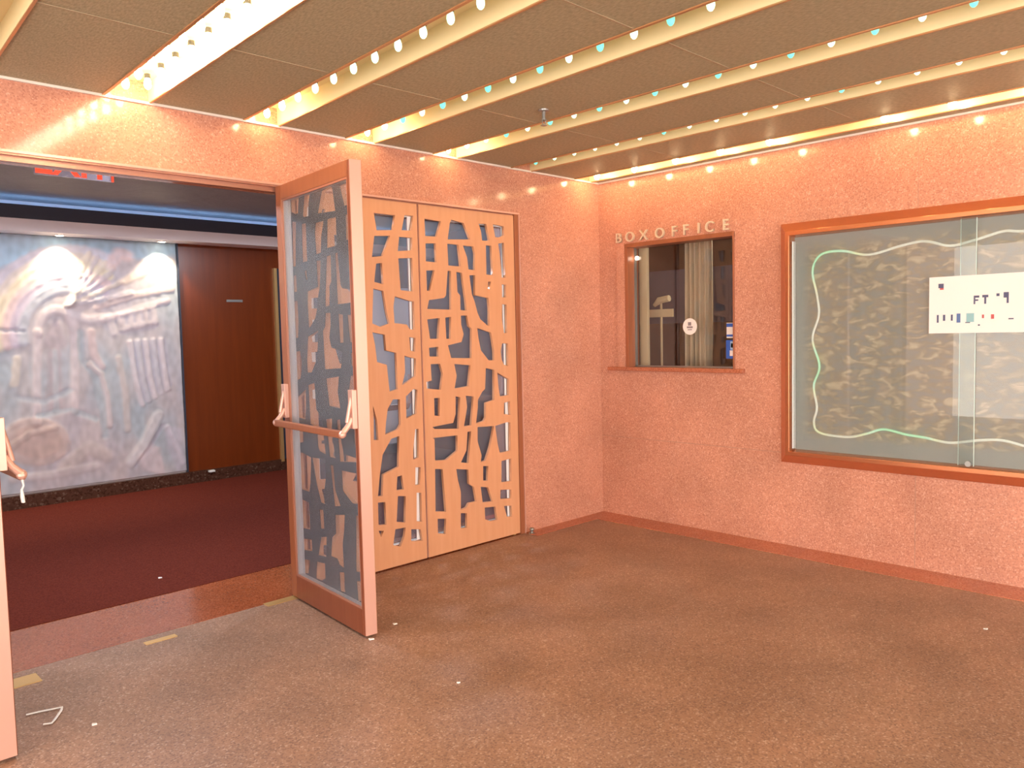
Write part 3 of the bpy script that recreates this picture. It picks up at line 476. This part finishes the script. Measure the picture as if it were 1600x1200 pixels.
# desk lamp in booth
D = empty('desk_lamp', (.50, -.25, 1.12), label='beige desk lamp seen dimly through the ticket window', cat='lamp')
MB().lathe([(.06, 0), (.06, .015), (.012, .025)], 16).build('base', 'booth_cream', D)
MB().lathe([(.010, .02), (.010, .60)], 10).build('pole', 'booth_cream', D)
MB().tube([(0, .07, .58), (0, .02, .62), (0, -.08, .635)], .03, 10, [.5, 1, .9]).build('shade', 'booth_cream', D)
o = MB().box(.44, .46, -.40, -.15, 1.60, 1.665).build('sign_plate', 'booth_cream'); tag(o, 'small cream name plate inside the ticket booth', 'sign')
tag(MB().box(.26, .44, -.36, -.20, 1.12, 1.17).build('box', 'bronze_wood', bevel=.003), 'low reddish box on the ticket counter', 'box')
M['glow_small'] = emitter('small_lamp', (1, .8, .62), 8)
o = MB().ball((.07, -.325, 2.065), .016, 12).build('indicator_lamp', 'glow_small', smooth=True); tag(o, 'small round glowing lamp in the upper corner of the ticket window', 'lamp')
# lettering
SG = empty('sign', (0, 0, 0), label='spaced metal capitals reading BOX OFFICE over the ticket window', cat='sign')
M['letter'] = mat('brass_letter', (.80, .72, .56), .3, metal=.4)
for ch, y in zip('BOXOFFICE', (-.215, -.325, -.455, -.605, -.735, -.835, -.945, -1.035, -1.165)):
    text_mesh('letter', ch, .108, .009, 'letter', SG, Matrix.Translation((-.018, y, 2.190)) @ FACE_RIGHT, 'CENTER', 1, .001)
# stickers on the pane
M['st_white'] = mat('sticker_white', (.85, .82, .80), .5); M['st_blue'] = mat('sticker_blue', (.03, .12, .55), .5); M['st_lt'] = mat('sticker_light_blue', (.35, .55, .80), .5); M['st_grey'] = mat('sticker_grey', (.25, .22, .24), .5)
X = .0795
K = empty('window_sticker', (0, 0, 0), label='round white sticker with a grey emblem in the middle of the ticket window', cat='sticker')
MB().lathe([(.062, 0), (.062, .001)], 32, (X - .001, -.80, 1.515), 'X').build('backing', 'st_white', K)
e = MB(); e.box(X - .003, X - .001, -.812, -.785, 1.522, 1.548).box(X - .003, X - .001, -.825, -.775, 1.503, 1.516).box(X - .003, X - .001, -.818, -.782, 1.488, 1.495).build('emblem', 'st_grey', K)
K = empty('window_sticker', (0, 0, 0), label='upper blue and white card sticker at the window edge', cat='sticker')
e = MB(); e.box(X - .001, X, -1.205, -1.11, 1.425, 1.535).build('backing', 'st_white', K)
e = MB(); e.box(X - .002, X - .001, -1.205, -1.11, 1.505, 1.53).box(X - .002, X - .001, -1.205, -1.11, 1.435, 1.45).build('stripes', 'st_blue', K)
K = empty('window_sticker', (0, 0, 0), label='lower blue square card sticker at the window edge', cat='sticker')
e = MB(); e.box(X - .001, X, -1.205, -1.105, 1.275, 1.41).build('backing', 'st_blue', K)
e = MB(); e.box(X - .002, X - .001, -1.20, -1.135, 1.295, 1.335).box(X - .002, X - .001, -1.175, -1.145, 1.355, 1.385).build('print', 'st_white', K)
e = MB(); e.box(X - .002, X - .001, -1.205, -1.14, 1.34, 1.40).build('field', 'st_lt', K)

# ================================================================== DISPLAY CASE
CY0, CY1, CZ0, CZ1 = -3.95, -1.575, .577, 2.182
DC = empty('display_case', (0, 0, 0), label='long copper framed glass display case on the granite wall', cat='display case')
# mitred frame: outer bevel then inner reveal.  profile (inward distance, x)
prof = [(0, .0), (0, -.012), (.060, -.075), (.086, -.075), (.098, -.020), (.098, 0)]
c = MB(); rings = []
for d, x in prof:
    rings.append([c.bm.verts.new(p) for p in ((x, CY1 - d, CZ0 + d), (x, CY0 + d, CZ0 + d), (x, CY0 + d, CZ1 - d), (x, CY1 - d, CZ1 - d))])
for i in range(len(prof)):
    A, B = rings[i], rings[(i + 1) % len(prof)]
    for k in range(4): c.bm.faces.new((A[k], A[(k + 1) % 4], B[(k + 1) % 4], B[k]))
c.build('frame', 'copper', DC, bevel=.0015)
iy0, iy1, iz0, iz1 = CY0 + .096, CY1 - .096, CZ0 + .096, CZ1 - .096
M['board'] = bpy.data.materials.new('mottled_case_lining'); m = M['board']; m.use_nodes = True; nt = m.node_tree; L = nt.links.new; b = nt.nodes['Principled BSDF']; b.inputs['Roughness'].default_value = .8
co = nt.nodes.new('ShaderNodeTexCoord'); mp = nt.nodes.new('ShaderNodeMapping'); mp.inputs['Scale'].default_value = (1, 1, 2.1); L(co.outputs['Object'], mp.inputs[0])
n1 = nt.nodes.new('ShaderNodeTexNoise'); n1.inputs['Scale'].default_value = 13; n1.inputs['Detail'].default_value = 6; n1.inputs['Distortion'].default_value = .6; L(mp.outputs[0], n1.inputs['Vector'])
rp = nt.nodes.new('ShaderNodeValToRGB'); e = rp.color_ramp.elements; e[0].position = .40; e[0].color = (.34, .32, .31, 1); e[1].position = .66; e[1].color = (.64, .51, .38, 1); x = e.new(.52); x.color = (.38, .31, .25, 1)
L(n1.outputs['Fac'], rp.inputs[0])
sx = nt.nodes.new('ShaderNodeSeparateXYZ'); L(co.outputs['Object'], sx.inputs[0])
acc = None
for src, lo, hi in (('Y', -1.72, -1.80), ('Z', .74, .80), ('Z', 2.06, 1.98)):
    mr = nt.nodes.new('ShaderNodeMapRange'); mr.inputs[1].default_value = lo; mr.inputs[2].default_value = hi; L(sx.outputs[src], mr.inputs[0])
    if acc is None: acc = mr.outputs[0]
    else:
        mm = nt.nodes.new('ShaderNodeMath'); mm.operation = 'MULTIPLY'; L(acc, mm.inputs[0]); L(mr.outputs[0], mm.inputs[1]); acc = mm.outputs[0]
mx = nt.nodes.new('ShaderNodeMix'); mx.data_type = 'RGBA'; mx.inputs[6].default_value = (.36, .37, .37, 1); L(acc, mx.inputs[0]); L(rp.outputs[0], mx.inputs[7]); L(mx.outputs[2], b.inputs['Base Color'])
MB().box(-.012, -.002, iy0 - .01, iy1 + .01, iz0 - .01, iz1 + .01).build('lining', 'board', DC)
MB().box(-.056, -.053, -2.765, iy1 + .004, iz0, iz1).build('glass_pane', 'glass_green', DC)
MB().box(-.049, -.046, iy0 - .004, -2.685, iz0, iz1).build('glass_pane', 'glass_green', DC)
MB().box(-.0565, -.0525, -2.768, -2.765, iz0, iz1).build('pane_edge', 'glass_edge', DC)
MB().box(-.0495, -.0455, -2.685, -2.682, iz0, iz1).build('pane_edge', 'glass_edge', DC)
MB().box(-.058, -.020, iy1 - .012, iy1 - .006, iz0 + .01, iz1 - .03).build('glass_track', 'white_metal', DC)
MB().lathe([(.016, 0), (.016, .012), (.010, .014)], 16, (-.068, -2.74, iz0 + .014), 'X').build('lock', 'grey_metal', DC)
# wavy light cord
pts = [Vector((-.030, y, z)) for y, z in ROPE]
last = pts[-1]
pts = [Vector((-.03, -3.6, 1.96)), Vector((-.03, -3.3, 1.99))] + pts + [Vector((-.03, -3.3, .735)), Vector((-.03, -3.6, .75)), Vector((-.03, -3.78, 1.0)), Vector((-.03, -3.76, 1.5)), Vector((-.03, -3.72, 1.85))]
def smooth_path(P, n=6):
    out = []
    for i in range(len(P)):
        p0, p1, p2, p3 = P[i - 1], P[i], P[(i + 1) % len(P)], P[(i + 2) % len(P)]
        for k in range(n):
            t = k / n; out.append(.5 * ((2 * p1) + (p2 - p0) * t + (2 * p0 - 5 * p1 + 4 * p2 - p3) * t * t + (3 * p1 - p0 - 3 * p2 + p3) * t ** 3))
    return out
M['rope'] = bpy.data.materials.new('glowing_cord'); m = M['rope']; m.use_nodes = True; nt = m.node_tree; b = nt.nodes['Principled BSDF']
b.inputs['Base Color'].default_value = (.5, .55, .5, 1); b.inputs['Emission Strength'].default_value = .40
co = nt.nodes.new('ShaderNodeTexCoord'); n1 = nt.nodes.new('ShaderNodeTexNoise'); n1.inputs['Scale'].default_value = 2.3; n1.inputs['Detail'].default_value = 0; nt.links.new(co.outputs['Object'], n1.inputs['Vector'])
rp = nt.nodes.new('ShaderNodeValToRGB'); e = rp.color_ramp.elements; e[0].position = .36; e[0].color = (.25, .85, .40, 1); e[1].position = .62; e[1].color = (.90, .75, .62, 1)
for p, cc in ((.43, (.45, .9, .62, 1)), (.50, (.85, .78, .35, 1)), (.56, (.75, .62, .50, 1))): x = e.new(p); x.color = cc
nt.links.new(n1.outputs['Fac'], rp.inputs[0]); nt.links.new(rp.outputs[0], b.inputs['Emission Color'])
P = smooth_path(pts); P.append(P[0])
MBt = MB(); MBt.tube(P, .0075, 8); MBt.build('neon_tube', 'rope', DC, smooth=True)['label'] = 'wavy glowing tube of green, yellow and pink'
# notice sheet
N = empty('notice', (0, 0, 0), label='white printed notice taped inside the display case glass', cat='notice')
MB().box(-.0595, -.0575, -3.20, -2.522, 1.438, 1.765).build('sheet', 'paper', N)
M['ink'] = mat('ink_grey', (.10, .11, .2), .7); M['ink_b'] = mat('ink_blue', (.12, .2, .42), .7); M['ink_r'] = mat('ink_red', (.55, .12, .12), .7); M['ink_t'] = mat('ink_teal', (.3, .55, .6), .7)
def ink(boxes, m, nm='print'):
    k = MB()
    for y0, y1, z0, z1 in boxes: k.box(-.0605, -.0595, y0, y1, z0, z1)
    k.build(nm, m, N)
ink([(-2.60, -2.572, 1.70, 1.725)], 'ink'); ink([(-2.60, -2.580, 1.69, 1.70)], 'ink_r', 'stamp')
for gl in ([(-2.765, -2.757, 1.60, 1.648), (-2.785, -2.765, 1.636, 1.648), (-2.78, -2.765, 1.618, 1.627)], [(-2.83, -2.80, 1.636, 1.65), (-2.82, -2.81, 1.60, 1.636)], [(-2.885, -2.87, 1.64, 1.655)], [(-2.93, -2.92, 1.60, 1.66), (-2.92, -2.905, 1.63, 1.66)]): ink(gl, 'ink', 'character')
ink([(-2.575, -2.565, 1.50, 1.545), (-2.61, -2.598, 1.51, 1.545), (-2.65, -2.64, 1.51, 1.545), (-2.74, -2.715, 1.495, 1.50), (-2.955, -2.93, 1.51, 1.517), (-2.79, -2.78, 1.478, 1.486)], 'ink', 'small_print')
ink([(-2.69, -2.67, 1.498, 1.55)], 'ink_b', 'logo'); ink([(-2.76, -2.72, 1.50, 1.55)], 'ink_t', 'logo'); ink([(-2.81, -2.80, 1.52, 1.54), (-2.86, -2.845, 1.515, 1.54)], 'ink_r', 'logo')

# ================================================================== LOBBY
MX0, MX1, MZ0, MZ1 = -6.2, -1.765, .142, 2.488
step = .0125; nx = int((MX1 - MX0) / step) + 1; nz = int((MZ1 - MZ0) / step) + 1
gx = np.linspace(MX0, MX1, nx); gz = np.linspace(MZ0, MZ1, nz); GX, GZ = np.meshgrid(gx, gz, indexing='ij')
def nse(s, sx, sz, seed):
    out = np.empty(GX.shape)
    for i in range(nx):
        for j in range(nz): out[i, j] = noise.noise(Vector((GX[i, j] * sx * s, GZ[i, j] * sz * s, seed)))
    return out
n1 = nse(1, 1.6, 1.3, 3.1); n2 = nse(1, 7, 3, 9.7); n3 = nse(1, 22, 14, 1.3)
base = np.zeros(GX.shape + (3,)); hgt = .010 * n2 + .006 * n3
c1, c2, c3 = np.array((.42, .38, .42)), np.array((.34, .40, .45)), np.array((.52, .42, .40))
w1 = np.clip(.5 + 1.2 * n1, 0, 1)[..., None]; w2 = np.clip(.5 + 1.6 * n2, 0, 1)[..., None]
base = c1 * (1 - w1) + c2 * w1; base = base * (1 - .45 * w2) + c3 * .45 * w2
def inside(poly):
    r = np.zeros(GX.shape, bool); n = len(poly)
    for i in range(n):
        (xa, za), (xb, zb) = poly[i], poly[(i + 1) % n]
        if za == zb: continue
        r ^= ((GZ > min(za, zb)) & (GZ <= max(za, zb)) & (GX < xa + (GZ - za) * (xb - xa) / (zb - za)))
    return r
def dist(poly, closed=False):
    d = np.full(GX.shape, 9.); n = len(poly)
    for i in range(n if closed else n - 1):
        (xa, za), (xb, zb) = poly[i], poly[(i + 1) % n]; L2 = (xb - xa) ** 2 + (zb - za) ** 2 + 1e-9
        t = np.clip(((GX - xa) * (xb - xa) + (GZ - za) * (zb - za)) / L2, 0, 1)
        d = np.minimum(d, np.hypot(GX - xa - t * (xb - xa), GZ - za - t * (zb - za)))
    return d
for kind, poly, wd, colr, h in MURAL:
    d = dist(poly, kind == 'p') + .012 * n3
    if kind == 'p':
        ins = inside(poly); m_ = np.where(ins, np.clip(.5 + d / .05, 0, 1), np.clip(.5 - d / .05, 0, 1))
    else: m_ = np.clip(1.0 - (d - wd * .55) / (wd * .9 + .012), 0, 1)
    m_ = m_ * m_ * (3 - 2 * m_)
    base = base * (1 - .66 * m_[..., None]) + np.array(colr) * .66 * m_[..., None]
    hgt = hgt + h * m_
base = np.clip(base ** .8 * 1.12 * (1 + .18 * n3[..., None]), .02, .9)
vs = [(float(GX[i, j]), 4.120 - 0.36 * float(hgt[i, j]), float(GZ[i, j])) for i in range(nx) for j in range(nz)]
fs = [(i * nz + j, (i + 1) * nz + j, (i + 1) * nz + j + 1, i * nz + j + 1) for i in range(nx - 1) for j in range(nz - 1)]
# close the slab with a back and edges
nb = len(vs); vs += [(MX0, 4.1485, MZ0), (MX1, 4.1485, MZ0), (MX1, 4.1485, MZ1), (MX0, 4.1485, MZ1)]
fs.append((nb, nb + 3, nb + 2, nb + 1))
fs.append(tuple([i * nz for i in range(nx)][::-1] + [nb, nb + 1])); fs.append(tuple([i * nz + nz - 1 for i in range(nx)] + [nb + 2, nb + 3]))
fs.append(tuple(list(range(nz)) + [nb + 3, nb])); fs.append(tuple([(nx - 1) * nz + j for j in range(nz)][::-1] + [nb + 1, nb + 2]))
me = bpy.data.meshes.new('mural'); me.from_pydata(vs, [], fs); me.update()
ca = me.color_attributes.new('paint', 'FLOAT_COLOR', 'POINT')
arr = np.ones((len(vs), 4), np.float32); arr[:nb, :3] = base.reshape(-1, 3); arr[nb:, :3] = (.5, .55, .62); ca.data.foreach_set('color', arr.ravel())
for p in me.polygons: p.use_smooth = len(p.vertices) == 4
m = bpy.data.materials.new('painted_plaster_relief'); m.use_nodes = True; b = m.node_tree.nodes['Principled BSDF']; b.inputs['Roughness'].default_value = .75
a = m.node_tree.nodes.new('ShaderNodeAttribute'); a.attribute_name = 'paint'; m.node_tree.links.new(a.outputs['Color'], b.inputs['Base Color']); me.materials.append(m)
o = bpy.data.objects.new('mural', me); COL.objects.link(o); tag(o, 'large pastel relief mural on the far lobby wall', 'mural')
tag(MB().box(-1.7640, -1.7520, 4.10, 4.15, .13, 2.488).build('mural_edging', 'navy'), 'thin dark strip between the mural and the wood panelling', 'edging')
# downlights over the mural
M['down'] = emitter('downlight_lens', (1, .86, .62), 14)
first = None
for k, x in enumerate((-5.65, -4.72, -3.79, -2.87, -1.95)):
    if first is None:
        D = empty('downlight', (x, 4.0, 2.49)); MB().lathe([(.042, -.006), (.042, 0), (.032, 0)], 20).build('trim_ring', 'soffit_white', D)
        MB().lathe([(.030, -.009), (.030, -.004)], 20).build('lens', 'down', D); first = D
    else: D = copy_tree(first); D.location = (x, 4.0, 2.49)
    tag(D, ['small round downlight over the mural, first of the row', 'small round downlight over the mural, second of the row', 'small round downlight over the mural, outside the door view', 'small round downlight shining on the painted arcs of the mural', 'small round downlight shining near the wood panelling end of the mural'][k], 'downlight', 'downlights in the white soffit')
    ld = bpy.data.lights.new('downlight_beam', 'SPOT'); ld.energy = 14; ld.color = (1, .80, .52); ld.spot_size = math.radians(95); ld.spot_blend = .5; ld.shadow_soft_size = .03
    lo = bpy.data.objects.new('downlight_beam', ld); COL.objects.link(lo); lo.parent = D; lo.location = (0, 0, -.02); lo.rotation_euler = (math.radians(9), 0, 0)
# blue cove strip on the soffit ledge
M['blue_led'] = emitter('blue_cove_tube', (.30, .58, 1.0), 9)
o = MB().box(-9, 1.4, 3.870, 3.882, 2.704, 2.714).build('cove_light', 'blue_led'); tag(o, 'blue cove light strip glowing above the white soffit', 'cove light')
# unseen fill lights added to brighten the lobby and its white soffit
for x in (-5.6, -3.2, -.9):
    D = empty('ceiling_light', (x, 1.15, 2.79), label='recessed lobby ceiling light at x%d' % int(-x * 10), cat='ceiling light')
    MB().lathe([(.09, -.006), (.09, 0)], 20).build('lens', 'down', D)
    tag(D, {-5.6: 'recessed lobby ceiling light farthest from the wood panelling', -3.2: 'recessed lobby ceiling light behind the doorway head', -.9: 'recessed lobby ceiling light near the wood panelling'}[x], 'ceiling light', 'recessed lobby ceiling lights')
    ld = bpy.data.lights.new('lobby_lamp', 'SPOT'); ld.spot_size = math.radians(174); ld.spot_blend = .1; ld.shadow_soft_size = .09; ld.energy = 115; ld.color = (.80, .88, 1.0); 
    lo = bpy.data.objects.new('lobby_lamp', ld); COL.objects.link(lo); lo.parent = D; lo.location = (0, 0, -.02)
# exit sign hanging just inside
EX = empty('exit_sign', (0, 0, 0), label='red EXIT sign hanging in the lobby behind the door head', cat='exit sign')
M['exit_plate'] = glass_sheet('exit_plate', (.85, .85, .9), .0, .2, ((.30, .28, .32), .3)); M['exit_red'] = emitter('exit_red', (1, .06, .02), .8)
MB().box(-3.80, -3.375, 1.0, 1.012, 2.462, 2.68).build('plate', 'exit_plate', EX)
MB().box(-3.80, -3.375, .98, 1.03, 2.68, 2.79).build('housing', 'grey_metal', EX)
MB().box(-3.385, -3.375, .998, 1.014, 2.462, 2.68).build('lit_edge', 'exit_red', EX)
text_mesh('letters', 'EXIT', .20, .002, 'exit_red', EX, Matrix.Translation((-3.60, .998, 2.472)) @ FACE_FRONT, 'CENTER', 1.0, .004)
# name plate and pull, door casing on the panelling
tag(MB().box(-1.25, -1.07, 4.118, 4.128, 1.900, 1.925).build('name_plate', 'grey_metal'), 'small dark name plate on the glossy wood panelling', 'sign')
DR = empty('door_5', (0, 0, 0), label='dark doorway at the end of the wood panelling', cat='door', kind='structure')
MB().box(-.70, -.665, 4.09, 4.128, .1, 2.28).build('casing', 'brass', DR)
MB().box(-.665, .25, 4.12, 4.14, .1, 2.28).build('leaf', 'navy', DR)
tag(MB().box(-1.55, -1.49, 4.06, 4.10, .10, .118).build('paper_scrap', 'paper'), 'pale scrap lying on the dark base by the wood panelling', 'litter')

# ================================================================== LITTER
st = [(-4.331, -.522), (-4.285, -.532), (-4.24, -.547), (-4.209, -.556), (-4.22, -.585), (-4.24, -.619), (-4.262, -.655), (-4.279, -.678), (-4.305, -.665)]
o = MB().tube([(x, y, .006) for x, y in st], .0055, 6, None, .5).build('paper_strip', 'paper'); tag(o, 'bent white paper strip lying on the brown floor', 'litter')
for (x, y, s, lab, z) in ((-2.711, -.803, .011, 'tiny white scrap on the floor behind the free edge of the open door', .0), (-2.915, -.885, .013, 'tiny white scrap under the free corner of the open door', .0), (-3.241, .963, .012, 'tiny pale scrap on the red carpet', .004), (-2.944, -1.581, .007, 'tiny pale speck on the open floor in front of the door', .0), (-.80, -3.034, .009, 'tiny white speck on the floor below the display case', .0), (-4.162, -.804, .010, 'tiny reddish scrap near the paper strip', .0)):
    k = MB(); k.prism([(x - s, y - s * .6, z), (x + s * .8, y - s, z), (x + s, y + s * .7, z), (x - s * .6, y + s, z)], [(x - s * .8, y - s * .5, z + .003), (x + s * .8, y - s * .8, z + .005), (x + s, y + s * .5, z + .002), (x - s * .4, y + s, z + .004)])
    tag(k.build('paper_scrap', 'paper'), lab, 'litter')

# white strip tied to the crash bar of the cropped door
cx, cy = -4.506 + .07 + .071, -.846
k = MB(); k.tube([(cx, cy, 1.012), (cx + .004, cy, .985), (cx - .003, cy, .97)], .008, 8, [1, .7, .8], .6).tube([(cx - .003, cy, .972), (cx - .002, cy, .945), (cx, cy + .002, .925)], .013, 8, [.6, 1.1, 1.0], .5)
tag(k.build('paper_strip', 'paper'), 'white strip hanging from the crash bar at the cropped edge of the doorway', 'ribbon')
